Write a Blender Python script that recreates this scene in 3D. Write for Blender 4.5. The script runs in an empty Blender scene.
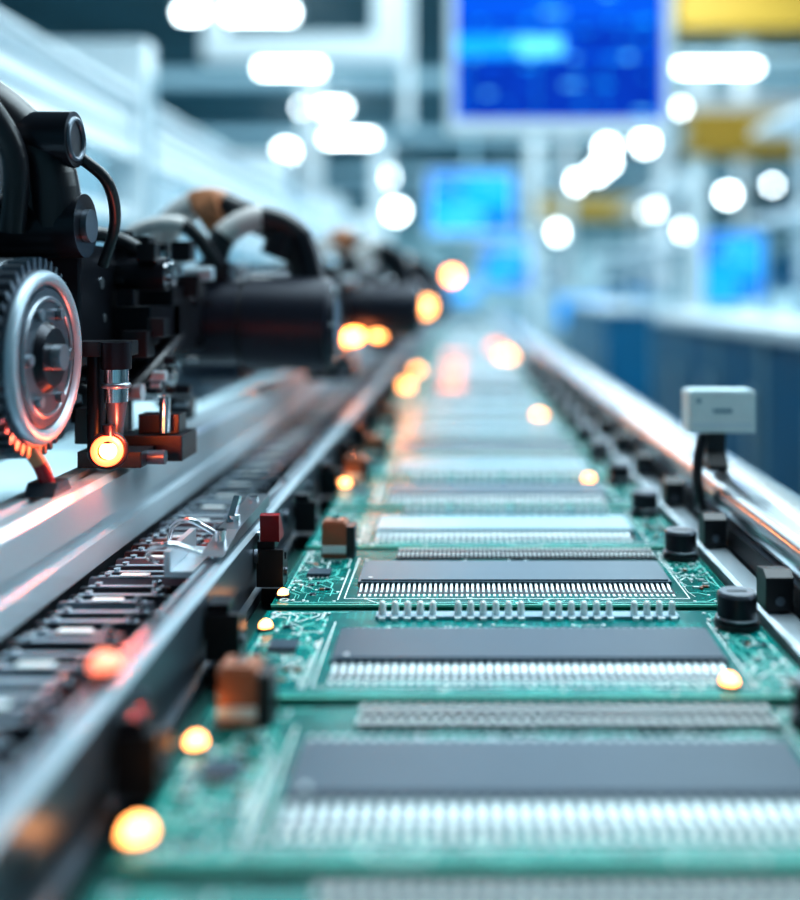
import bpy, math, random
from mathutils import Vector, Matrix
random.seed(7)
scene = bpy.context.scene
try:
    scene.view_settings.view_transform = 'Standard'
    scene.view_settings.look = 'Medium High Contrast'
except Exception:
    pass

# ---------------------------------------------------------------- materials
def mat(name, col, rough=0.4, metal=0.0, emis=None, estr=0.0, var=0.12, nscale=40.0, bump=0.0, coat=0.0, spec=0.5):
    m = bpy.data.materials.new(name); m.use_nodes = True
    nt = m.node_tree; n = nt.nodes; l = nt.links
    b = n['Principled BSDF']
    tc = n.new('ShaderNodeTexCoord'); no = n.new('ShaderNodeTexNoise')
    no.inputs['Scale'].default_value = nscale; no.inputs['Detail'].default_value = 4
    l.new(tc.outputs['Object'], no.inputs['Vector'])
    mx = n.new('ShaderNodeMix'); mx.data_type = 'RGBA'
    lo = tuple(c*(1-var) for c in col)+(1,); hi = tuple(min(1, c*(1+var)) for c in col)+(1,)
    mx.inputs[6].default_value = lo; mx.inputs[7].default_value = hi
    l.new(no.outputs['Fac'], mx.inputs[0]); l.new(mx.outputs[2], b.inputs['Base Color'])
    b.inputs['Roughness'].default_value = rough; b.inputs['Metallic'].default_value = metal
    b.inputs['Coat Weight'].default_value = coat
    b.inputs['Specular IOR Level'].default_value = spec
    if emis:
        b.inputs['Emission Color'].default_value = tuple(emis)+(1,)
        b.inputs['Emission Strength'].default_value = estr
    if bump:
        bp = n.new('ShaderNodeBump'); bp.inputs['Strength'].default_value = bump; bp.inputs['Distance'].default_value = 0.002
        l.new(no.outputs['Fac'], bp.inputs['Height']); l.new(bp.outputs['Normal'], b.inputs['Normal'])
    return m

def pcb_mat(name, base, trace):
    m = bpy.data.materials.new(name); m.use_nodes = True
    nt = m.node_tree; n = nt.nodes; l = nt.links; b = n['Principled BSDF']
    tc = n.new('ShaderNodeTexCoord')
    br = n.new('ShaderNodeTexBrick'); br.inputs['Scale'].default_value = 90
    br.inputs['Color1'].default_value = base+(1,); br.inputs['Color2'].default_value = tuple(c*0.6 for c in base)+(1,)
    br.inputs['Mortar'].default_value = trace+(1,); br.inputs['Mortar Size'].default_value = 0.026
    br.inputs['Brick Width'].default_value = 0.9; br.inputs['Row Height'].default_value = 0.22
    l.new(tc.outputs['Object'], br.inputs['Vector'])
    no = n.new('ShaderNodeTexNoise'); no.inputs['Scale'].default_value = 45; l.new(tc.outputs['Object'], no.inputs['Vector'])
    rp = n.new('ShaderNodeValToRGB'); rp.color_ramp.elements[0].position = .47; rp.color_ramp.elements[1].position = .53
    l.new(no.outputs['Fac'], rp.inputs['Fac'])
    mx = n.new('ShaderNodeMix'); mx.data_type = 'RGBA'; mx.inputs[7].default_value = base+(1,)
    l.new(rp.outputs['Color'], mx.inputs[0]); l.new(br.outputs['Color'], mx.inputs[6])
    l.new(mx.outputs[2], b.inputs['Base Color'])
    b.inputs['Roughness'].default_value = 0.26; b.inputs['Specular IOR Level'].default_value = .14
    return m

M = {}
M['pcb'] = pcb_mat('pcb_green', (0.0, 0.098, 0.090), (0.0, 0.34, 0.30))
M['pcb2'] = pcb_mat('pcb_teal', (0.0, 0.125, 0.122), (0.0, 0.42, 0.38))
M['edge'] = mat('pcb_edge', (0.0, 0.20, 0.15), 0.4, spec=.2)
M['edgel'] = mat('pcb_edge_highlight', (0.22, 0.85, 0.68), 0.35)
M['trace'] = mat('trace_copper_mask', (0.16, 0.66, 0.57), 0.35, spec=.3)
M['silk'] = mat('silkscreen_white', (0.8, 0.9, 0.88), 0.5)
M['chip'] = mat('chip_slate', (0.040, 0.070, 0.100), 0.42, 0.1, var=.08, spec=.35)
M['chip1'] = mat('chip_slate_light', (0.085, 0.135, 0.17), 0.40, 0.2, var=.08, spec=.4)
M['chip2'] = mat('chip_silver_blue', (0.34, 0.50, 0.56), 0.34, 0.4, var=.08)
M['pin'] = mat('pin_tin', (0.54, 0.62, 0.64), 0.32, 0.6)
M['pinw'] = mat('pin_white', (0.84, 0.90, 0.90), 0.35, 0.1)
M['blk'] = mat('black_plastic', (0.012, 0.013, 0.018), 0.35)
M['blkm'] = mat('black_metal', (0.018, 0.020, 0.028), 0.28, 0.5)
M['navy'] = mat('barrel_black', (0.010, 0.013, 0.026), 0.42, 0.2)
M['brown'] = mat('copper_brown', (0.36, 0.14, 0.08), 0.4, 0.3)
M['red'] = mat('dark_red_plastic', (0.25, 0.012, 0.02), 0.3)
M['alu'] = mat('aluminium', (0.62, 0.68, 0.73), 0.22, 0.9, nscale=12, bump=.05)
M['alul'] = mat('aluminium_satin', (0.58, 0.68, 0.74), 0.28, 0.5, nscale=12, var=.06)
M['alud'] = mat('aluminium_dark', (0.16, 0.18, 0.21), 0.32, 0.9, nscale=20)
M['steel'] = mat('steel_rail', (0.30, 0.34, 0.38), 0.28, 0.8, nscale=20)
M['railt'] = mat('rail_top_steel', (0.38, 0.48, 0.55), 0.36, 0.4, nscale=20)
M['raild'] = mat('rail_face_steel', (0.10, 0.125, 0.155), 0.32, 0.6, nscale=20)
M['groove'] = mat('groove_dark', (0.03, 0.032, 0.04), 0.5, 0.4)
M['bed'] = mat('bed_green', (0.0, 0.045, 0.040), 0.5)
M['chrome'] = mat('chrome', (0.8, 0.82, 0.85), 0.12, 1.0)
M['hosew'] = mat('hose_white', (0.80, 0.76, 0.74), 0.5)
M['hoseb'] = mat('hose_copper', (0.48, 0.20, 0.10), 0.45)
M['led'] = mat('led_orange', (1, .5, .2), 0.4, emis=(1, 0.36, 0.10), estr=9)
M['ledhot'] = mat('led_orange_hot', (1, .5, .2), 0.4, emis=(1, 0.25, 0.05), estr=26)
M['halo'] = mat('spark_halo_red', (1, .2, .1), 0.4, emis=(1, 0.10, 0.03), estr=6)
M['ledr'] = mat('led_red_soft', (1, .3, .2), 0.4, emis=(1, 0.24, 0.14), estr=2.4)
M['glintpad'] = mat('lamp_reflection_orange', (1, .3, .2), 0.4, emis=(1, 0.28, 0.18), estr=1.2)  # emission paints orange lamp reflections, not a light source
M['lamp'] = mat('lamp_white', (1, 1, 1), 0.4, emis=(0.86, 0.96, 1.0), estr=17)
M['white'] = mat('painted_white', (0.58, 0.75, 0.81), 0.4)
M['beam'] = mat('gantry_white', (0.76, 0.84, 0.88), 0.35)
M['greyp'] = mat('painted_grey', (0.20, 0.34, 0.41), 0.35)
M['bluecab'] = mat('painted_dark_blue', (0.006, 0.11, 0.22), 0.35, nscale=4, var=.4)
M['ochre'] = mat('painted_ochre', (0.55, 0.33, 0.03), 0.5)
M['sc0'] = mat('screen_blue', (0, 0, .1), .2, emis=(0.0, 0.095, 0.58), estr=1.2)
M['sc1'] = mat('screen_deep', (0, 0, .1), .2, emis=(0.0, 0.04, 0.34), estr=1.0)
M['sc2'] = mat('screen_azure', (0, .1, .2), .2, emis=(0.01, 0.32, 0.90), estr=1.2)
M['sc3'] = mat('screen_cyan', (0, .1, .2), .2, emis=(0.14, 0.62, 1.0), estr=1.5)
M['floor'] = mat('floor_epoxy', (0.05, 0.17, 0.22), 0.25, nscale=1.5, var=.3)
M['ceil'] = mat('ceiling_panel', (0.05, 0.13, 0.16), 0.7, nscale=.8, var=.5)

def wallmat(name, c1, c2, c3, sc):
    m = bpy.data.materials.new(name); m.use_nodes = True
    nt = m.node_tree; n = nt.nodes; l = nt.links; b = n['Principled BSDF']
    tc = n.new('ShaderNodeTexCoord'); br = n.new('ShaderNodeTexBrick')
    mp = n.new('ShaderNodeMapping'); mp.inputs['Rotation'].default_value = (math.radians(90), 0, 0)
    l.new(tc.outputs['Object'], mp.inputs['Vector']); l.new(mp.outputs['Vector'], br.inputs['Vector'])
    br.inputs['Scale'].default_value = sc; br.inputs['Color1'].default_value = c1+(1,); br.inputs['Color2'].default_value = c2+(1,)
    br.inputs['Mortar'].default_value = c3+(1,); br.inputs['Mortar Size'].default_value = 0.03
    l.new(br.outputs['Color'], b.inputs['Base Color']); b.inputs['Roughness'].default_value = .6
    return m
M['wall'] = wallmat('wall_panels', (0.38, 0.66, 0.73), (0.14, 0.36, 0.44), (0.6, 0.82, 0.86), 0.5)

# ---------------------------------------------------------------- mesh builder
class MB:
    def __init__(s): s.v=[]; s.f=[]; s.m=[]; s.s=[]; s.mats=[]
    def mi(s, k):
        if k not in s.mats: s.mats.append(k)
        return s.mats.index(k)
    def add(s, vs, fs, k, sm=False):
        o=len(s.v); s.v += [tuple(v) for v in vs]; i=s.mi(k)
        for f in fs:
            s.f.append([o+a for a in f]); s.m.append(i); s.s.append(sm)
    def box(s, x0,x1,y0,y1,z0,z1,k, top=None):
        vs=[(x0,y0,z0),(x1,y0,z0),(x1,y1,z0),(x0,y1,z0),(x0,y0,z1),(x1,y0,z1),(x1,y1,z1),(x0,y1,z1)]
        s.add(vs,[(0,3,2,1),(0,1,5,4),(1,2,6,5),(2,3,7,6),(3,0,4,7)],k)
        s.add(vs,[(4,5,6,7)],top or k)
    def prism(s, prof, axis, a, b, k):
        n=len(prof); ks=k if isinstance(k,list) else [k]*n
        if axis=='y': vs=[(p[0],a,p[1]) for p in prof]+[(p[0],b,p[1]) for p in prof]
        else: vs=[(a,p[0],p[1]) for p in prof]+[(b,p[0],p[1]) for p in prof]
        for i in range(n): s.add([vs[i],vs[(i+1)%n],vs[(i+1)%n+n],vs[i+n]],[(0,1,2,3)],ks[i])
        s.add(vs,[tuple(range(n))[::-1],tuple(range(n,2*n))],ks[0])
    def cyl(s, p0,p1,r0,r1=None,k='blk',seg=24,caps=True):
        p0=Vector(p0);p1=Vector(p1); r1=r0 if r1 is None else r1
        d=(p1-p0).normalized(); u=d.orthogonal().normalized(); w=d.cross(u)
        vs=[];
        for p,r in ((p0,r0),(p1,r1)):
            for i in range(seg):
                a=2*math.pi*i/seg; vs.append(p+u*math.cos(a)*r+w*math.sin(a)*r)
        s.add(vs,[(i,(i+1)%seg,(i+1)%seg+seg,i+seg) for i in range(seg)],k,True)
        if caps: s.add(vs,[tuple(range(seg))[::-1],tuple(range(seg,2*seg))],k)
    def tube(s, pts, r, ks, seg=12, sub=6):
        P=[Vector(p) for p in pts]; Q=[]
        for i in range(len(P)-1):
            a=P[max(i-1,0)];b=P[i];c=P[i+1];d=P[min(i+2,len(P)-1)]
            for j in range(sub):
                t=j/sub
                Q.append(0.5*((2*b)+(c-a)*t+(2*a-5*b+4*c-d)*t*t+(3*b-a-3*c+d)*t**3))
        Q.append(P[-1])
        if isinstance(ks,str): ks=[ks]
        rings=[]; u=None
        for i,q in enumerate(Q):
            d=(Q[min(i+1,len(Q)-1)]-Q[max(i-1,0)]).normalized()
            u=d.orthogonal().normalized() if u is None else (u-d*u.dot(d)).normalized()
            w=d.cross(u); rings.append([q+u*math.cos(2*math.pi*k/seg)*r+w*math.sin(2*math.pi*k/seg)*r for k in range(seg)])
        for i in range(len(rings)-1):
            k=ks[min(len(ks)-1,int(i*len(ks)/(len(rings)-1)))]
            s.add(rings[i]+rings[i+1],[(j,(j+1)%seg,(j+1)%seg+seg,j+seg) for j in range(seg)],k,True)
        s.add(rings[0],[tuple(range(seg))[::-1]],ks[0]); s.add(rings[-1],[tuple(range(seg))],ks[-1])
    def sph(s,c,r,k,seg=16,rg=10,sz=1.0,zmin=-1):
        vs=[];fs=[]
        for i in range(rg+1):
            t=math.pi*i/rg; zz=max(math.cos(t),zmin)
            for j in range(seg):
                a=2*math.pi*j/seg; vs.append((c[0]+r*math.sin(t)*math.cos(a),c[1]+r*math.sin(t)*math.sin(a),c[2]+r*zz*sz))
        for i in range(rg):
            for j in range(seg):
                fs.append((i*seg+j,(i+1)*seg+j,(i+1)*seg+(j+1)%seg,i*seg+(j+1)%seg))
        s.add(vs,fs,k,True)
    def torus(s,c,axis,R,r,k,seg=48,sg=10):
        ax=Vector(axis).normalized();u=ax.orthogonal().normalized();w=ax.cross(u);c=Vector(c);vs=[];fs=[]
        for i in range(seg):
            a=2*math.pi*i/seg;d=u*math.cos(a)+w*math.sin(a)
            for j in range(sg):
                b=2*math.pi*j/sg; vs.append(c+d*(R+r*math.cos(b))+ax*r*math.sin(b))
        for i in range(seg):
            for j in range(sg):
                fs.append((i*sg+j,((i+1)%seg)*sg+j,((i+1)%seg)*sg+(j+1)%sg,i*sg+(j+1)%sg))
        s.add(vs,fs,k,True)
    def seg2(s,a,b,w,z,k):
        a=Vector(a);b=Vector(b);d=(b-a)
        if d.length<1e-6:return
        n=Vector((-d.y,d.x)).normalized()*w/2
        s.add([(a.x-n.x,a.y-n.y,z),(b.x-n.x,b.y-n.y,z),(b.x+n.x,b.y+n.y,z),(a.x+n.x,a.y+n.y,z)],[(0,1,2,3)],k)
    def mesh(s,name):
        me=bpy.data.meshes.new(name); me.from_pydata(s.v,[],s.f)
        for k in s.mats: me.materials.append(M[k])
        for p,i,sm in zip(me.polygons,s.m,s.s): p.material_index=i; p.use_smooth=sm
        me.update(); return me
    def obj(s,name,parent=None,loc=(0,0,0),bevel=0.0,me=None):
        o=bpy.data.objects.new(name, me or s.mesh(name)); scene.collection.objects.link(o); o.location=loc
        if parent: o.parent=parent
        if bevel:
            b=o.modifiers.new('bevel','BEVEL'); b.width=bevel; b.segments=2; b.limit_method='ANGLE'; b.angle_limit=math.radians(50)
        return o
def empty(name,loc=(0,0,0)):
    e=bpy.data.objects.new(name,None); scene.collection.objects.link(e); e.location=loc; e.empty_display_size=.05; return e

# ---------------------------------------------------------------- circuit boards
BL=.134
def board_mesh(name, seed, chip, pcb, tall, pitch):
    R=random.Random(seed); b=MB()
    b.prism([(-.152,-.0045),(.152,-.0045),(.152,0),(-.152,0)],'y',0,BL,'edge')
    b.box(-.152,.152,-.0006,.0004,-.0014,.0002,'edgel')  # pale strip paints a highlight line along the front edge
    b.add([(-.1515,.0006,.0001),(.1515,.0006,.0001),(.1515,BL-.0005,.0001),(-.1515,BL-.0005,.0001)],[(0,1,2,3)],pcb)
    for a,c in (((-.147,.004),(.147,.004)),((-.147,.130),(-.147,.004)),((.147,.004),(.147,.130)),((-.147,.130),(-.10,.130))):
        b.seg2(a,c,.0009,.0003,'trace')
    x0,x1,y0,y1=-.10,.115,.040,.092
    b.box(x0,x1,y0,y1,.0008,.0032,chip); b.box(x0+.002,x1-.002,y0+.002,y1-.002,.0032,.0042,chip)
    b.cyl((x0+.008,y0+.007,.0042),(x0+.008,y0+.007,.0044),.0016,k='pin',seg=12)
    x=x0+.003
    while x<x1-.003:
        w=pitch*.22
        for sgn,ys in ((-1,y0),(1,y1)):
            pr=[(0,.0022),(.004,.0022),(.008,.0006),(.015,.0006)] if sgn<0 else [(0,.0022),(.002,.0022),(.005,.0006),(.009,.0006)]
            for (a,za),(c,zc) in zip(pr[:-1],pr[1:]):
                ya=ys+sgn*a; yc=ys+sgn*c
                b.add([(x-w,ya,za),(x+w,ya,za),(x+w,yc,zc),(x-w,yc,zc),(x-w,ya,za-.0005),(x+w,ya,za-.0005),(x+w,yc,zc-.0005),(x-w,yc,zc-.0005)],
                      [(0,1,2,3),(7,6,5,4),(0,4,5,1),(3,2,6,7),(0,3,7,4),(1,5,6,2)],'pin')
        b.box(x-w,x+w,y0-.024,y0-.019,.0001,.0006,'pinw')
        x+=pitch
    b.box(x0+.001,x1-.001,y0-.0175,y0-.001,.0001,.00025,'groove')
    for a,c in (((x0-.006,y0-.028),(x1+.006,y0-.028)),((x0-.006,y0-.028),(x0-.006,y1+.02)),((x1+.006,y0-.028),(x1+.006,y1+.02)),((x0-.01,y0-.031),(x0-.01,y1-.01))):
        b.seg2(a,c,.0009,.0003,'silk')
    if tall:
        b.box(-.082,.105,.116,.126,.0001,.0022,'greyp')
        x=-.078;i=0
        while x<.102:
            if i%7!=5:
                b.cyl((x,.121,.002),(x,.121,.0085),.0024,.0020,'pinw',10); b.sph((x,.121,.0085),.0020,'pinw',10,6)
                b.box(x-.002,x+.002,.1135,.116,.0001,.0020,'pinw')
            x+=.0078;i+=1
    else:
        for yy in (.111,.125):
            b.box(-.078,.118,yy-.0045,yy+.0045,.0001,.0016,'groove')
            x=-.076
            while x<.116:
                b.box(x-pitch*.2,x+pitch*.2,yy-.0028,yy+.0028,.0016,.0036,'pinw'); x+=pitch*.95
    def walk(rx0,rx1,ry0,ry1,n):
        for _ in range(n):
            p=[R.uniform(rx0,rx1),R.uniform(ry0,ry1)]; d=R.randrange(8); w=R.choice((.0005,.0008,.0011)); k=R.choice(('trace','trace','silk'))
            for q in range(R.randint(2,5)):
                L=R.uniform(.004,.016); a=d*math.pi/4
                t=[min(rx1,max(rx0,p[0]+L*math.cos(a))),min(ry1,max(ry0,p[1]+L*math.sin(a)))]
                b.seg2(p,t,w,.00025,k); p=t; d=(d+R.choice((-1,1)))%8
            b.cyl((p[0],p[1],.0001),(p[0],p[1],.0006),.0011,k='pinw',seg=8)
    walk(-.146,-.112,.006,.128,42); walk(.123,.147,.006,.128,34); walk(-.1,.118,.002,.012,10); walk(-.1,.118,.101,.106,8)
    for rx0,rx1,n in ((-.144,-.116,13),(.128,.144,9)):
        for _ in range(n):
            x=R.uniform(rx0,rx1); y=R.uniform(.012,.104); w,h=R.choice(((.003,.0015),(.004,.002),(.0018,.0035)))
            b.box(x-w/2,x+w/2,y-h/2,y+h/2,.0001,.0014,R.choice(('pinw','chip','brown')))
            if w>h:
                b.box(x-w/2-.0007,x-w/2,y-h/2,y+h/2,.0001,.0015,'pin'); b.box(x+w/2,x+w/2+.0007,y-h/2,y+h/2,.0001,.0015,'pin')
    b.box(-.138,-.122,.06,.074,.0008,.003,'chip')
    for i in range(5):
        b.box(-.137+i*.0032,-.1355+i*.0032,.0565,.0775,.0003,.001,'pin')
    for x in (-.145,.145):
        for y in (.008,.127): b.torus((x,y,.0003),(0,0,1),.0028,.0006,'pin',16,6)
    return b.mesh(name)

VAR=[board_mesh('board_a',1,'chip','pcb',False,.0056), board_mesh('board_b',2,'chip','pcb2',True,.0046),
     board_mesh('board_c',3,'chip1','pcb',False,.0036), board_mesh('board_d',4,'chip2','pcb2',False,.0046),
     board_mesh('board_e',5,'chip2','pcb2',True,.005), board_mesh('board_f',6,'chip1','pcb2',True,.005)]
order={-1:0,0:0,1:1,2:2,3:4,4:5,5:3,6:2,7:3}
Y0=.353; PITCH=.146; BX=.030
BOARD={}
def led(parent, x, y, yf, r=.004, k='led', z=0.0):
    b=MB(); lx=x-BX; ly=y-yf
    b.cyl((lx,ly,.0003),(lx,ly,.0022),r*1.25,k='blk',seg=20); b.sph((lx,ly,.0022),r,k,16,8,zmin=0)
    b.obj('indicator_led',parent=parent)
leds={0:[(-.119,.369,.0062),(-.117,.443,.0048)],1:[(.138,.512,.0048),(-.116,.597,.0042)],2:[(-.117,.661,.0038)],4:[(-.119,1.03,.0065),(.136,1.058,.0065)],
      7:[(-.108,1.50,.010)],8:[(.125,1.575,.011)],11:[(-.112,2.04,.016)],17:[(.135,2.92,.026)],20:[(.12,3.36,.03)],14:[(-.105,2.45,.014)]}
for k in range(-1,38):
    v=order.get(k, (3,5,2,3,4)[k%5])
    yf=Y0+PITCH*k
    o=bpy.data.objects.new('circuit_board',VAR[v]); scene.collection.objects.link(o); o.location=(BX,yf,1.0); BOARD[k]=o
    for (x,y,r) in leds.get(k,[]): led(o,x,y,yf,r,'ledr' if k==20 else 'led')
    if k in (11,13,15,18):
        w=.0115*(yf+.06); b=MB(); b.box(-.047-w,-.047+w,.004,.130,.0062,.0085,'glintpad'); b.obj('orange_reflection_plate',parent=o)  # glowing plate stands in for an orange reflection on the board

# ---------------------------------------------------------------- conveyor
conv=empty('conveyor_line',(0,0,1.0))
def cobj(b,name,bevel=0,loc=(0,0,0)): 
    o=b.obj(name,bevel=bevel,loc=loc); o.parent=conv; o.matrix_parent_inverse=Matrix.Translation((0,0,-1.0)); return o
YA,YB=.06,7.6
b=MB(); b.box(-.1395,.1855,YA,YB,.968,.985,'bed')
for k in range(-1,49):
    y=Y0+PITCH*k+.05
    b.box(-.138,.184,y,y+.03,.985,.9954,'groove')
cobj(b,'bed')
b=MB()
prof=[(-.156,.955),(-.140,.955),(-.140,.992),(-.143,.995),(-.143,1.008),(-.140,1.011),(-.140,1.036),(-.142,1.039),(-.154,1.039),(-.156,1.036)]
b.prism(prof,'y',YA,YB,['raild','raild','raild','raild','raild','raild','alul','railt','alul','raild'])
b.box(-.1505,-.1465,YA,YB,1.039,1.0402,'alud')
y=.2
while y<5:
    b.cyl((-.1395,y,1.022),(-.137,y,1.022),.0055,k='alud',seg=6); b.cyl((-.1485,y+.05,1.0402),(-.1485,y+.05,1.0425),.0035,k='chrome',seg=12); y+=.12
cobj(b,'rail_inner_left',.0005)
b=MB(); b.prism([(.1865,.955),(.206,.955),(.206,1.002),(.204,1.005),(.189,1.005),(.1865,1.003)],'y',YA,YB,'alul')
cobj(b,'rail_inner_right',.0005)
b=MB()
b.prism([(-.274,1.024),(-.235,1.024),(-.235,1.040),(-.239,1.042),(-.239,1.050),(-.235,1.052),(-.235,1.074),(-.239,1.078),(-.250,1.078),(-.251,1.075),(-.258,1.075),(-.259,1.078),(-.270,1.078),(-.274,1.074)],'y',YA,YB,'alul')
b.prism([(-.272,.955),(-.238,.955),(-.238,1.0235),(-.272,1.0235)],'y',YA,YB,'alud')
cobj(b,'rail_outer_left',.0005)
b=MB()
b.prism([(.2085,.955),(.262,.955),(.262,1.020),(.2085,1.020)],'y',YA,YB,'alud')
P=[]
for i in range(28):
    a=2*math.pi*i/28; ca,sa=math.cos(a),math.sin(a)
    P.append((.236+.0285*math.copysign(abs(ca)**.75,ca),1.034+.0175*math.copysign(abs(sa)**.8,sa)))
n=len(P)
vs=[(p[0],YA,p[1]) for p in P]+[(p[0],YB,p[1]) for p in P]
b.add(vs,[(i,(i+1)%n,(i+1)%n+n,i+n) for i in range(n)],'alu',True); b.add(vs,[tuple(range(n))[::-1],tuple(range(n,2*n))],'alu')
b.box(.2068,.2084,YA,YB,1.006,1.020,'groove')
cobj(b,'rail_outer_right')
b=MB()
for y in (.15,1.6,3.2,4.8,6.4,7.5):
    for x in (-.26,.235):
        b.box(x-.02,x+.02,y-.02,y+.02,0.012,.955,'alu'); b.cyl((x,y,0),(x,y,.014),.035,k='blk',seg=20)
    b.box(-.24,.215,y-.012,y+.012,.3,.34,'alu'); b.box(-.24,.215,y-.015,y+.015,.925,.955,'alu')
cobj(b,'support_legs')

# feeder bank
b=MB(); b.box(-.2345,-.1565,YA,YB,.985,1.004,'railt')
R=random.Random(11)
y=.12; i=0
while y<5.2:
    xr=-.160+R.uniform(-.005,.002); h=R.uniform(-.0015,.0015)
    dk=('blkm','raild','blkm')[i%3]
    b.prism([(y-.0055,1.004),(y+.0055,1.004),(y+.0045,1.018+h),(y+.002,1.021+h),(y-.003,1.021+h),(y-.0055,1.017+h)],'x',-.233,xr-.014,dk)
    b.box(-.228,xr-.018,y-.0024,y+.0014,1.021+h,1.0218+h,'railt')
    b.prism([(y-.0045,1.004),(y+.0045,1.004),(y+.0035,1.016+h),(y-.0035,1.016+h)],'x',xr-.014,xr,'chrome')
    b.box(-.232,xr-.022,y+.0066,y+.0100,1.004,1.018,'alul')
    b.cyl((xr-.022,y,1.021+h),(xr-.022,y,1.0245+h),.003,k='chrome',seg=10)
    b.cyl((-.222,y,1.021+h),(-.222,y,1.0235+h),.0025,k='chrome',seg=8)
    if i%3==1: b.box(-.214,-.196,y-.003,y+.003,1.0218+h,1.0228+h,'pinw')
    y+=.0165; i+=1
b.obj('component_feeder_bank',bevel=.0003)

b=MB()
b.prism([(.600,1.0430),(.745,1.0430),(.742,1.052),(.640,1.050),(.606,1.045)],'x',-.1555,-.1415,'steel')
b.prism([(.655,1.051),(.665,1.051),(.682,1.062),(.676,1.064)],'x',-.153,-.149,'chrome')
for y in (.62,.66,.72): b.cyl((-.1485,y,1.046),(-.1485,y,1.0545),.0035,k='chrome',seg=12)
b.tube([(-.156,.60,1.045),(-.168,.585,1.054),(-.182,.59,1.050),(-.190,.61,1.040),(-.194,.64,1.029)],.0018,'chrome',8)
b.tube([(-.156,.64,1.047),(-.170,.63,1.058),(-.186,.65,1.050),(-.195,.67,1.034)],.0018,'chrome',8)
b.box(-.178,-.160,.60,.66,1.030,1.034,'alul'); b.box(-.178,-.174,.60,.66,1.034,1.046,'alul')
cobj(b,'rail_bracket',.0006)
b=MB()
b.sph((-.1485,.418,1.0455),.0065,'ledr',14,8,zmin=0); b.cyl((-.1485,.418,1.0425),(-.1485,.418,1.0455),.007,k='blk')
cobj(b,'rail_lamp')

def clamp(y,red=False,s=1.0):
    b=MB()
    b.prism([(-.0095,0.0007),(.0095,.0007),(.0095,.021),(.004,.021),(.002,.017),(-.003,.017),(-.0045,.026),(-.0095,.026)],'x',-.009,.009,'blk')
    b.box(-.009,.003,-.0075,.0075,.026,.031,'blkm')
    b.cyl((.0092,0,.009),(.0105,0,.009),.003,k='alud',seg=10)
    if red:
        b.prism([(-.007,.031),(.010,.031),(.010,.034),(-.004,.050),(-.008,.049)],'x',-.007,.006,'red')
        b.cyl((-.009,.004,.033),(-.011,.004,.033),.003,k='chrome',seg=10)
    cobj(b,'board_clamp',.0006,(-.1295,y,1.0))
for k in range(-1,16): clamp(Y0+PITCH*k+.055-(.01 if k==2 else 0),red=(k==2))
def bobj(b,name,k,x,y,bevel=0):
    o=b.obj(name,bevel=bevel,loc=(x-BX,y-(Y0+PITCH*k),0)); o.parent=BOARD[k]; return o
def relay(k,x,y):
    b=MB(); b.box(-.0125,.006,-.009,.009,.0006,.0265,'brown'); b.box(.006,.0125,-.0085,.0085,.0006,.024,'blk')
    b.box(-.011,.004,-.0075,.0075,.0265,.028,'brown'); b.box(-.0125,.006,-.0096,-.009,.004,.010,'pinw'); b.cyl((-.003,0,.028),(-.003,0,.0295),.003,k='chrome',seg=12)
    bobj(b,'terminal_relay',k,x,y,.0008)
for k,x in ((0,-.100),(2,-.092),(4,-.108),(5,-.1),(7,-.105)): relay(k,x,Y0+PITCH*k+.119)
def capa(k,x,y):
    b=MB(); b.cyl((0,0,.0006),(0,0,.004),.0135,k='blk'); b.cyl((0,0,.004),(0,0,.0195),.0118,k='blkm',seg=32)
    b.torus((0,0,.006),(0,0,1),.0118,.0009,'steel',32,8); b.cyl((0,0,.0195),(0,0,.0215),.0118,.0105,'alud',32); b.box(-.006,.006,-.0006,.0006,.0214,.0219,'blk')
    bobj(b,'electrolytic_capacitor',k,x,y)
    b=MB(); b.box(-.0085,.0085,-.010,.010,.0062,.020,'blk'); b.prism([(-.010,.020),(.010,.020),(.010,.029),(-.004,.031),(-.010,.027)],'x',-.0085,.0085,'blk')
    b.cyl((0,-.0102,.013),(0,-.0115,.013),.003,k='alud',seg=10)
    cobj(b,'rail_stop_block',.0006,(.1955,y+.018,1.0))
for k in range(0,16): capa(k,.167,Y0+PITCH*k+(.112 if k!=1 else .104))

e=empty('photoelectric_sensor',(.218,.85,1.0502))
b=MB()
b.box(-.026,.030,-.012,.016,.033,.067,'pinw'); b.box(-.023,.027,-.0128,-.012,.037,.042,'beam'); b.box(-.006,.010,-.0128,-.012,.050,.053,'greyp'); b.box(-.024,.028,-.010,.014,.067,.0685,'white')
b.cyl((-.018,-.013,.060),(-.018,-.012,.060),.002,k='greyp',seg=10)
b.obj('housing',parent=e,bevel=.002)
b=MB()
b.prism([(-.014,0.001),(.008,0.001),(.008,.005),(.002,.010),(.006,.034),(-.008,.034),(-.006,.018),(-.016,.006)],'x',-.010,.006,'blk')
b.tube([(-.013,-.006,.030),(-.019,-.014,.012),(-.020,-.018,-.006),(-.018,-.016,-.022),(-.0155,-.010,-.030)],.0045,'blk',8)
b.obj('bracket',parent=e,bevel=.001)

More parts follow.
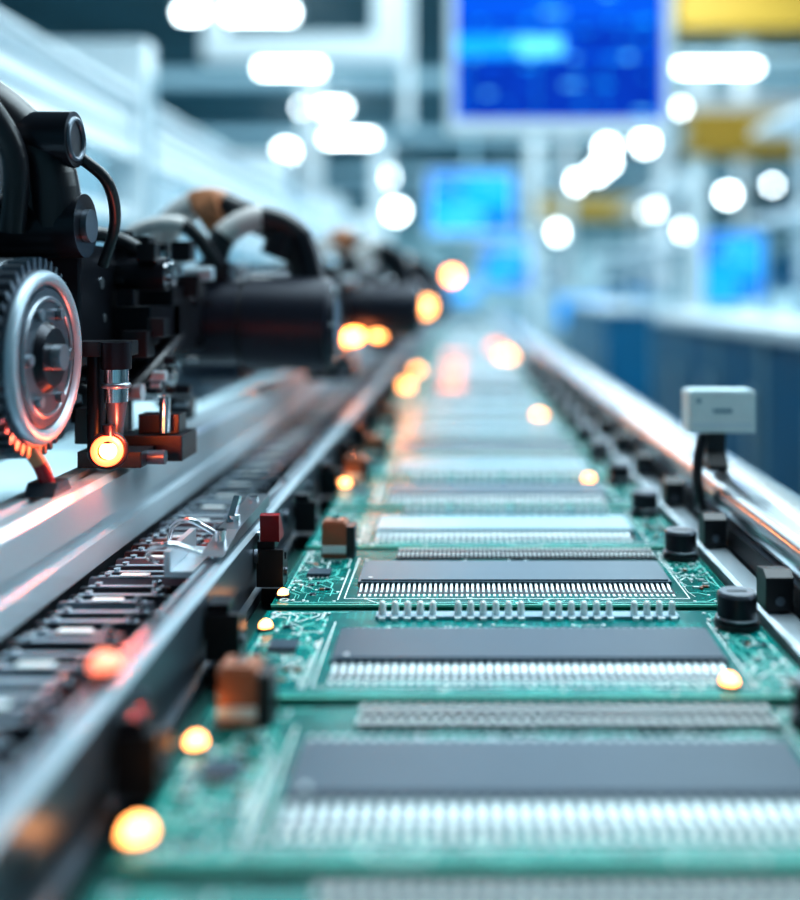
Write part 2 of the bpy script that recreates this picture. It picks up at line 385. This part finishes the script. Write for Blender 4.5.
# ---------------------------------------------------------------- placement machines
def machine(n,dx,dy,lamps):
    e=empty('pick_and_place_head',(dx,dy,0)); 
    c=(.61,1.162); b=MB()
    b.cyl((-.40,*c),(-.325,*c),.074,k='navy',seg=48); b.cyl((-.325,*c),(-.270,*c),.056,k='blk',seg=48)
    for i in range(10): b.torus((-.322+i*.0055,*c),(1,0,0),.0585,.0022,'steel',56,8)
    b.cyl((-.270,*c),(-.254,*c),.054,k='raild',seg=48); b.torus((-.254,*c),(1,0,0),.0485,.0048,'railt',56,10)
    b.cyl((-.254,*c),(-.2515,*c),.042,k='raild',seg=40); b.torus((-.2515,*c),(1,0,0),.036,.0015,'steel',40,8)
    b.cyl((-.2515,*c),(-.247,*c),.022,.018,'blkm',32); b.cyl((-.247,*c),(-.241,*c),.008,k='steel',seg=24)
    for i in range(44):
        a=2*math.pi*i/44; u=Vector((0,math.cos(a),math.sin(a))); t=Vector((0,-math.sin(a),math.cos(a))); C=Vector((0,*c))
        vs=[]
        for xx in (-.268,-.256):
            for rr,ww in ((.0535,.0028),(.0610,.0014)):
                for sg in (-1,1): vs.append(C+u*rr+t*ww*sg+Vector((xx,0,0)))
        b.add(vs,[(0,1,3,2),(4,6,7,5),(0,4,5,1),(2,3,7,6),(0,2,6,4),(1,5,7,3)],'alud')
    for i in range(6):
        a=2*math.pi*i/6; r=.030; b.cyl((-.2515,c[0]+r*math.cos(a),c[1]+r*math.sin(a)),(-.248,c[0]+r*math.cos(a),c[1]+r*math.sin(a)),.0035,k='steel',seg=10)
    b.obj('drive_wheel',parent=e)
    b=MB()
    b.box(-.345,-.30,.69,.76,1.09,1.235,'blk'); b.box(-.30,-.262,.69,.80,1.15,1.235,'blkm')
    if n==0:
        b.tube([(-.37,.66,1.355),(-.325,.65,1.335),(-.290,.645,1.312),(-.266,.645,1.282),(-.262,.65,1.245)],.0165,['blk'],18)
        b.cyl((-.285,.645,1.300),(-.248,.645,1.300),.018,k='blkm',seg=28); b.torus((-.248,.645,1.300),(1,0,0),.013,.002,'raild',28,8)
        b.cyl((-.30,.655,1.245),(-.245,.655,1.245),.021,k='blkm',seg=32); b.cyl((-.245,.655,1.245),(-.241,.655,1.245),.011,k='raild',seg=24)
        b.tube([(-.35,.63,1.375),(-.31,.61,1.345),(-.290,.61,1.318),(-.276,.62,1.285),(-.282,.63,1.24)],.008,['hosew','hoseb','blk','blk'],10)
        b.tube([(-.25,.66,1.29),(-.236,.67,1.275),(-.238,.69,1.25),(-.25,.70,1.22)],.004,['blk'],8)
        b.box(-.36,-.305,.64,.70,1.23,1.30,'blk'); b.box(-.275,-.262,.66,.675,1.235,1.262,'alud')
    b.obj('robot_arm',parent=e,bevel=.002)
    b=MB(); R=random.Random(20)
    b.box(-.30,-.235,.82,.93,1.150,1.205,'blk'); b.box(-.275,-.235,.76,.84,1.165,1.19,'blkm')
    b.cyl((-.27,.80,1.09),(-.27,.80,1.25),.008,k='blkm'); b.cyl((-.25,.84,1.11),(-.25,.84,1.235),.006,k='chrome')
    b.cyl((-.305,.77,1.215),(-.225,.77,1.215),.013,k='blkm'); b.cyl((-.225,.77,1.215),(-.220,.77,1.215),.009,k='chrome')
    b.cyl((-.30,.80,1.135),(-.235,.80,1.135),.011,k='blk'); b.cyl((-.235,.80,1.135),(-.228,.80,1.135),.008,k='chrome')
    b.tube([(-.31,.72,1.23),(-.27,.75,1.245),(-.245,.80,1.225),(-.25,.86,1.20)],.006,'blk',8)
    b.tube([(-.29,.72,1.14),(-.255,.74,1.125),(-.235,.79,1.15),(-.24,.86,1.165)],.005,'blk',8)
    for i in range(60):
        x=R.uniform(-.30,-.225); y=R.uniform(.73,.92); z=R.uniform(1.095,1.24); s=R.uniform(.003,.010)
        if R.random()<.45: b.box(x-s,x+s,y-s,y+s,z-s,z+s,R.choice(('blk','blkm','blk','alud')))
        else: b.cyl((x-s,y,z),(x+s*1.5,y,z),s*.7,k=R.choice(('blkm','chrome','alul','steel')),seg=14)
    b.cyl((-.231,.672,1.150),(-.231,.672,1.168),.010,k='blkm'); b.cyl((-.231,.672,1.128),(-.231,.672,1.150),.008,k='chrome')
    b.torus((-.231,.672,1.139),(0,0,1),.008,.002,'steel',24,8); b.cyl((-.231,.672,1.104),(-.231,.672,1.128),.0045,.007,'raild')
    b.box(-.29,-.225,.672,.70,1.158,1.168,'blk')
    b.cyl((-.251,.69,1.090),(-.251,.69,1.165),.006,k='blkm'); b.box(-.262,-.218,.684,.712,1.081,1.092,'blk'); b.cyl((-.221,.70,1.086),(-.206,.70,1.086),.005,k='raild')
    b.box(-.245,-.20,.72,.76,1.0795,1.098,'blk'); b.box(-.235,-.205,.73,.75,1.098,1.112,'blkm'); b.cyl((-.214,.725,1.10),(-.214,.725,1.125),.004,k='chrome')
    b.box(-.27,-.245,.70,.74,1.095,1.12,'blk')
    b.obj('nozzle_mechanism',parent=e,bevel=.0008)
    b=MB(); y,z=.95,1.174
    b.cyl((-.270,y,z),(-.205,y,z-.001),.041,k='navy',seg=48); b.cyl((-.205,y,z-.001),(-.200,y,z-.001),.0385,k='groove',seg=48)
    b.cyl((-.200,y,z-.001),(-.124,y,z-.003),.0435,k='navy',seg=48); b.cyl((-.124,y,z-.003),(-.119,y,z-.003),.0435,.040,'navy',48)
    b.torus((-.119,y,z-.003),(1,0,0),.032,.003,'blkm'); b.cyl((-.119,y,z-.003),(-.1165,y,z-.003),.026,k='raild',seg=32)
    for a in range(6):
        t=a*math.pi/3; b.cyl((-.119,y+.036*math.cos(t),z-.003+.036*math.sin(t)),(-.117,y+.036*math.cos(t),z-.003+.036*math.sin(t)),.0025,k='chrome',seg=8)
    b.box(-.245,-.215,y-.018,y+.018,z+.038,z+.055,'blk'); b.cyl((-.295,y,z),(-.262,y,z),.022,k='steel',seg=24)
    b.box(-.36,-.29,y-.03,y+.03,z-.035,z+.05,'blk')
    b.obj('motor_barrel',parent=e,bevel=.001)
    b=MB()
    b.tube([(-.315,1.0,1.19),(-.305,1.0,1.235),(-.285,.995,1.272),(-.25,.99,1.290),(-.215,.985,1.278),(-.18,.975,1.262),(-.155,.97,1.235),(-.15,.965,1.208)],.0145,['hoseb','hosew','hosew','hoseb','blk','blkm','blk','blk'],16)
    b.tube([(-.235,.95,1.22),(-.225,.955,1.255),(-.19,.96,1.272),(-.155,.965,1.255),(-.14,.96,1.21)],.012,['blk','hosew','blk','blkm'],14)
    b.tube([(-.33,.92,1.20),(-.30,.90,1.25),(-.25,.90,1.262),(-.225,.93,1.225)],.007,['hoseb','hosew','blk'],10)
    b.cyl((-.253,.99,1.276),(-.233,.988,1.284),.021,k='hoseb'); b.cyl((-.175,.975,1.235),(-.165,.973,1.262),.02,k='blkm')
    b.obj('cable_hoses',parent=e)
    b=MB(); b.box(-.42,-.36,.68,.98,1.10,1.235,'blk'); b.box(-.745-dx,-.42,.82,.90,1.185,1.225,'blkm'); b.box(-.44,-.38,.60,1.02,1.06,1.10,'alud')
    b.obj('carriage',parent=e,bevel=.003)
    if lamps:
        b=MB()
        for (x,y,z,r,k) in lamps:
            b.sph((x-dx,y-dy,z),r,k,16,10); b.cyl((x-dx,y-dy,z+r*.8),(x-dx,y-dy,z+r*.8+.012),r*.7,k='blkm')
            if n==0: b.torus((x,y-.003,z),(.3,-1,0),r*1.35,r*.35,'halo',32,10); b.torus((x,y-.001,z),(.3,-1,0),r*1.9,r*.25,'blkm',32,10)  # emissive red ring paints the halo of glow round the spark
        b.obj('work_lamps',parent=e)
machine(0,0,0,[(-.229,.652,1.0985,.0060,'ledhot')])
machine(1,.055,.66,[(-.168,1.6,1.134,.014,'ledhot'),(-.131,1.6,1.137,.014,'led'),(-.208,1.6,1.115,.014,'ledr'),(-.19,1.6,1.122,.013,'led')])
machine(2,.075,1.36,[(-.122,2.25,1.152,.026,'ledhot'),(-.080,2.25,1.166,.022,'led'),(-.15,2.25,1.146,.022,'led')])
machine(3,.08,2.1,[])
machine(4,.08,2.9,[])
b=MB(); b.prism([(.600,1.0785),(.628,1.0785),(.622,1.086),(.606,1.086)],'x',-.262,-.244,'alud')
b.tube([(-.252,.612,1.084),(-.255,.606,1.098),(-.262,.60,1.112)],.0045,['red','hoseb'],12)
b.obj('release_lever')

b=MB()
for i in range(6):
    y=.1+i*1.25; b.box(-1.0,-.30,y,y+1.2,.05,1.0,'white'); b.box(-.3,-.297,y+.1,y+1.1,.15,.9,'bluecab'); b.cyl((-.296,y+.2,.5),(-.296,y+.2,.7),.01,k='chrome')
b.obj('machine_base_cabinet',bevel=.004)
g=empty('gantry_frame',(0,0,0))
b=MB()
b.box(-.80,-.75,.3,9,1.50,1.65,'beam'); b.box(-.75,-.744,.3,9,1.55,1.562,'greyp'); b.box(-.75,-.744,.3,9,1.60,1.612,'greyp'); b.box(-.75,-.735,.3,9,1.638,1.65,'beam'); b.box(-.75,-.735,.3,9,1.50,1.512,'beam')
b.box(-.80,-.755,.3,9,1.36,1.39,'beam'); b.box(-.80,-.75,.3,9,1.18,1.24,'greyp'); b.box(-1.3,-1.25,.3,9,1.85,1.95,'beam')
b.obj('beams',parent=g,bevel=.003)
b=MB()
for y in (2.3,4.2,6.1,8.0):
    b.box(-.82,-.725,y,y+.08,1.001,1.78,'beam'); b.box(-1.3,-.82,y,y+.08,1.70,1.78,'beam'); b.box(-1.31,-1.24,y,y+.08,0,1.95,'beam')
    b.box(-.725,-.718,y+.02,y+.06,1.2,1.7,'greyp')
b.obj('posts',parent=g,bevel=.004)
b=MB()
for i in range(8): b.box(-1.27,-1.262,.5+i*1.05,1.45+i*1.05,1.0,1.84,'greyp')
b.obj('guard_panels',parent=g)

e=empty('warning_lamp',(.34,3.6,0))
b=MB(); b.cyl((0,0,0),(0,0,.02),.06,k='blkm'); b.tube([(0,0,0),(0,0,1.0),(0,0,1.26),(-.05,0,1.33),(-.18,0,1.35),(-.32,0,1.33),(-.368,0,1.285)],.007,'alul',10); b.cyl((-.368,0,1.272),(-.368,0,1.292),.03,.02,'blkm'); b.obj('gooseneck',parent=e)
b=MB(); b.sph((-.368,0,1.255),.020,'ledhot'); b.obj('bulb',parent=e)

# ---------------------------------------------------------------- monitors
def monitor(x0,x1,y,z0,z1,ceil=4.2,seed=1,main=False,pole=True):
    cx=(x0+x1)/2; e=empty('hanging_monitor' if pole else 'stand_monitor',(cx,y,(z0+z1)/2)); w=(x1-x0)/2; h=(z1-z0)/2; t=(.055 if main else .03)*max(w,h)*1.4
    b=MB()
    b.box(-w-t,w+t,0,.05,-h-t*1.6,-h,'beam'); b.box(-w-t,w+t,0,.05,h,h+t,'beam'); b.box(-w-t,-w,0,.05,-h,h,'beam'); b.box(w,w+t,0,.05,-h,h,'beam')
    b.box(-w-t,w+t,.05,.07,-h-t*1.6,h+t,'greyp'); b.box(-w*.5,w*.5,.07,.11,-h*.6,h*.6,'greyp')
    b.obj('bezel',parent=e,bevel=.004)
    R=random.Random(seed); b=MB()
    b.add([(-w,.03,-h),(w,.03,-h),(w,.03,h),(-w,.03,h)],[(0,1,2,3)],'sc0' if main else 'sc2')
    def r(a,bb,c,d,k,off=.029): b.add([(-w+2*w*a,off,-h+2*h*c),(-w+2*w*bb,off,-h+2*h*c),(-w+2*w*bb,off,-h+2*h*d),(-w+2*w*a,off,-h+2*h*d)],[(0,1,2,3)],k)
    if main:
        r(.03,.97,.02,.42,'sc1'); r(.0,.52,.43,.57,'sc2'); r(.30,.52,.44,.56,'sc3',.028); r(.03,.97,.62,.66,'sc1'); r(0,1,.90,1,'sc1'); r(.55,.97,.46,.60,'sc1')
        for i in range(46):
            a=R.uniform(.05,.9); c=.05+.06*R.randrange(14); r(a,min(.97,a+R.uniform(.02,.08)),c,c+R.choice((.014,.02,.03)),R.choice(('sc2','sc0','sc2','sc3')),.0275)
        for i in range(8): r(.06+i*.11,.065+i*.11,.04,.42,'sc2' if i%3==0 else 'sc0',.0285)
    else:
        r(.04,.4,.6,.94,'sc0'); r(.6,.95,.06,.35,'sc0')
        for i in range(26):
            a=R.uniform(.05,.8); c=R.uniform(.05,.9); r(a,a+R.uniform(.05,.15),c,c+.05,R.choice(('sc3','sc3','sc2')),.028)
    b.obj('screen',parent=e)
    b=MB(); zc=(z0+z1)/2
    if pole: b.cyl((0,.12,0),(0,.12,ceil-zc),.025,k='greyp')
    else: b.cyl((0,.12,-zc),(0,.12,0),.025,k='greyp'); b.cyl((0,.12,-zc),(0,.12,-zc+.03),.2,k='greyp')
    b.obj('mount_pole',parent=e)
monitor(-.015,.615,3.0,1.715,2.17,seed=3,main=True)
monitor(-.25,.43,8.0,1.66,2.15,seed=4)
monitor(.30,.90,13,1.25,1.86,seed=5)
monitor(1.22,1.525,5.0,1.13,1.487,seed=6,pole=False)

# ---------------------------------------------------------------- ceiling lights
def tube_light(x,y,z=3.76,L=1.0):
    b=MB(); b.box(-L/2,L/2,-.05,.05,.03,.08,'white'); b.cyl((-L/2+.03,0,0),(L/2-.03,0,0),.055,k='lamp',seg=16)
    b.box(-L/2,-L/2+.03,-.05,.05,-.05,.03,'white'); b.box(L/2-.03,L/2,-.05,.05,-.05,.03,'white')
    b.cyl((-L*.3,0,.08),(-L*.3,0,4.2-z),.008,k='greyp',seg=8); b.cyl((L*.3,0,.08),(L*.3,0,4.2-z),.008,k='greyp',seg=8)
    b.obj('ceiling_light',loc=(x,y,z))
for x,y,L in ((-2.05,9.2,1.1),(-1.95,11.5,.75),(-1.92,14.0,.70),(-1.85,16.8,.85),(2.9,9.1,1.3),(2.93,11.4,.95),(3.15,14.0,.25)): tube_light(x,y,L=L)
def pendant(x,y,z,r=.17):
    b=MB(); b.sph((0,0,0),r,'lamp',20,12); b.cyl((0,0,r*.75),(0,0,r*1.8),r*1.1,r*.4,'greyp',24); b.cyl((0,0,r*1.8),(0,0,4.2-z),.01,k='greyp',seg=8)
    b.obj('pendant_lamp',loc=(x,y,z))
for x,y,z,r in ((-3.27,18.8,3.8,.13),(-1.73,23,3.8,.16),(-2.1,33,3.8,.22),(3.25,17.6,3.8,.13),(2.7,18.3,3.8,.12),(3.0,22,3.8,.13),(2.75,24,3.8,.14),(2.95,20,3.75,.12),
              (5.9,31,3.78,.24),(5.0,22,2.52,.14),(4.5,16.8,2.8,.10),(4.75,15.2,2.8,.05),(6.9,21.2,2.72,.06),(1.64,21.3,2.8,.15),(2.76,27.6,2.8,.17),(2.86,20,2.8,.09),(4.3,20.5,1.47,.07)):
    pendant(x,y,z,r)

# ---------------------------------------------------------------- hall shell & furnishings
b=MB(); b.box(-12,12,-4,38,-.1,0,'floor'); b.obj('floor')
b=MB(); b.box(-12,12,-4,38,4.2,4.3,'ceil'); b.obj('ceiling')
b=MB(); b.box(-12,12,38,38.1,0,4.2,'wall'); b.obj('wall_back')
b=MB(); b.box(-12,12,-4.1,-4,0,4.2,'wall'); b.obj('wall_front')
b=MB(); b.box(-12.1,-12,-4,38,0,4.2,'white'); b.obj('wall_left')
b=MB(); b.box(12,12.1,-4,38,0,4.2,'white'); b.obj('wall_right')
b=MB()
for y in (8,13,18,24,30): b.box(-11.9,11.9,y+.4,y+.6,3.95,4.19,'greyp')
b.obj('ceiling_truss')
b=MB()
b.box(-1.55,-.36,6,6.1,2.58,2.74,'beam'); b.box(-.52,-.36,6,6.1,2.74,3.2,'beam'); b.box(-1.55,-1.42,6,6.1,2.74,3.2,'beam'); b.box(-1.55,-.36,6,6.1,3.2,3.3,'beam')
for x in (-1.48,-.44): b.cyl((x,6.05,3.3),(x,6.05,4.2),.02,k='greyp')
b.obj('suspended_duct_frame',bevel=.01)
b=MB(); b.box(2.3,6.5,10,10.3,2.55,3.0,'ochre'); b.box(2.3,6.5,10,10.3,3.0,3.15,'beam'); b.box(2.3,2.5,10.05,10.25,0,2.55,'white'); b.box(6.3,6.5,10.05,10.25,0,2.55,'white'); b.obj('crane_beam',bevel=.01)
b=MB(); b.box(1.75,5.5,8,8.2,3.3,3.8,'ochre'); b.box(1.75,5.5,8,8.2,3.05,3.1,'white'); 
for x in (1.85,5.4): b.cyl((x,8.1,3.8),(x,8.1,4.2),.03,k='greyp')
b.obj('overhead_crane',bevel=.01)
b=MB(); b.box(1.1,2.6,14,14.1,2.2,2.5,'ochre'); 
for x in (1.2,2.5): b.cyl((x,14.05,2.5),(x,14.05,4.2),.02,k='greyp')
b.obj('hanging_sign',bevel=.01)
for x,y,r in ((-.28,5.2,.03),(1.9,9.3,.07),(1.35,12.6,.08),(3.1,13,.09),(-1.9,12.8,.12),(1.2,16,.1),(-1.5,19,.15),(3.4,12,.1)):
    b=MB()
    z0=0 if x>.5 or x<-1 else 2.0
    b.cyl((x,y,z0),(x,y,4.2),r,k='beam'); b.cyl((x,y,z0),(x,y,z0+.05),r*1.5,k='greyp'); b.cyl((x,y,4.1),(x,y,4.2),r*1.5,k='greyp')
    b.obj('support_column')
def bench(x0,x1,y0,y1):
    e=empty('workbench',(x0,y0,0)); X=x1-x0; Y=y1-y0
    b=MB(); b.box(0,X,0,Y,1.06,1.10,'beam'); b.box(.02,X,.02,Y-.02,.08,1.06,'bluecab')
    for i in range(4):
        yy=.05+i*Y/4; b.box(.012,.02,yy,yy+Y/4-.08,.15,1.0,'bluecab'); b.box(.0,.012,yy+.05,yy+.08,.5,.9,'alul'); b.box(.008,.0195,yy+Y/4-.075,yy+Y/4-.02,.1,1.05,'greyp')
    b.obj('cabinet',parent=e,bevel=.004)
    b=MB()
    for i in range(4):
        yy=.03+i*(Y-.1)/3
        b.box(X-.06,X-.02,yy,yy+.04,1.10,2.0,'beam')
    for z in (1.5,1.9): b.box(.45,X,.02,Y-.02,z,z+.03,'beam')
    b.obj('shelf_rack',parent=e,bevel=.003)
    b=MB(); R=random.Random(int(x0*10+y0))
    for i in range(9):
        xx=R.uniform(.35,max(.36,X-.35)); yy=.15+i*(Y-.4)/9; h=R.uniform(.04,.11); b.box(xx,xx+.2,yy,yy+.18,1.101,1.10+h,R.choice(('greyp','white','bluecab','greyp')))
        b.box(xx+.02,xx+.18,yy-.004,yy,1.11,1.09+h,'sc2' if i%4==1 else 'greyp')
    b.obj('bench_equipment',parent=e,bevel=.004)
bench(.88,1.6,2.4,4.6); bench(.95,1.6,6.6,9.0)
def cab(x0,x1,y0,y1,h,k,name='control_cabinet'):
    b=MB(); b.box(x0,x1,y0,y1,.08,h,k); b.box(x0+.03,x1-.03,y0+.03,y1-.03,0,.08,'blk')
    b.box(x0+.05,x1-.05,y0-.012,y0,.2,h*.62,'greyp' if k!='greyp' else 'white'); b.box(x0+.08,x1-.08,y0-.015,y0,h*.68,h*.9,'sc2' if random.random()<.25 else 'bluecab')
    b.cyl((x1-.1,y0-.02,h*.3),(x1-.1,y0-.02,h*.5),.012,k='chrome'); b.cyl((x0+.15,y0+.2,h),(x0+.15,y0+.2,h+.3),.03,k='alu')
    b.obj(name,bevel=.01)
for x0,x1,y0,y1,h,k in ((2.2,3.0,4.6,5.8,1.35,'bluecab'),(2.4,3.3,7.2,7.9,1.3,'bluecab'),(3.6,4.6,8.9,9.8,1.5,'greyp'),(.9,1.7,10.4,11.4,1.25,'white'),(2.0,3.0,14.5,16,1.6,'white'),
     (4.2,5.4,15,17,1.9,'greyp'),(-.6,.4,19,20.5,1.45,'white'),(.9,2.0,20,22,1.7,'white'),(-3.2,-2.2,8,10,2.2,'white'),(-2.6,-1.7,13.5,15,2.4,'white'),(-3.4,-2.2,18,20,2.2,'greyp'),(-1.6,-.9,10,11,1.8,'greyp'),(3.2,5,24,26,2.2,'white'),(-2.2,-.7,26,28,2.0,'white')):
    cab(x0,x1,y0,y1,h,k)

# ---------------------------------------------------------------- lights
def area(name,loc,rot,sx,sy,e,col):
    L=bpy.data.lights.new(name,'AREA'); L.shape='RECTANGLE'; L.size=sx; L.size_y=sy; L.energy=e; L.color=col
    o=bpy.data.objects.new(name,L); scene.collection.objects.link(o); o.location=loc; o.rotation_euler=[math.radians(a) for a in rot]
cool=(.76,.93,1)
area('ceiling_fill_light',(.8,1.8,4.1),(0,0,0),2.5,3.5,215,cool)  # soft area lights added under the ceiling as fill, no panel fixtures
area('ceiling_fill_light',(0,6.3,4.1),(0,0,0),5,2.4,290,cool)
area('ceiling_fill_light',(0,16,4.14),(0,0,0),16,9,1250,cool)
area('ceiling_fill_light',(0,29,4.14),(0,0,0),18,12,1500,cool)
area('gantry_fill_light',(4.2,3.6,3.5),(0,62,0),1.6,5,160,cool)  # added fill aimed left to brighten the gantry, no fixture here
def pt(loc,e,r,col=(1,.25,.08)):
    L=bpy.data.lights.new('lamp_glow','POINT'); L.energy=e; L.color=col; L.shadow_soft_size=r
    o=bpy.data.objects.new('lamp_glow',L); scene.collection.objects.link(o); o.location=loc
pt((-.217,.640,1.106),.22,.004,(1,.12,.06))
pt((-.15,1.57,1.11),.22,.01)
w=bpy.data.worlds.new('World'); scene.world=w; w.use_nodes=True
w.node_tree.nodes['Background'].inputs[0].default_value=(.5,.75,.85,1); w.node_tree.nodes['Background'].inputs[1].default_value=.4

# ---------------------------------------------------------------- camera
c=bpy.data.cameras.new('camera'); co=bpy.data.objects.new('camera',c); scene.collection.objects.link(co); scene.camera=co
co.location=(0,0,1.203); co.rotation_euler=(math.radians(90),0,0)
c.sensor_fit='HORIZONTAL'; c.sensor_width=36; c.lens=45; c.shift_x=-.075; c.shift_y=-.20; c.clip_start=.02; c.clip_end=100
c.dof.use_dof=True; c.dof.focus_distance=.665; c.dof.aperture_fstop=2.1
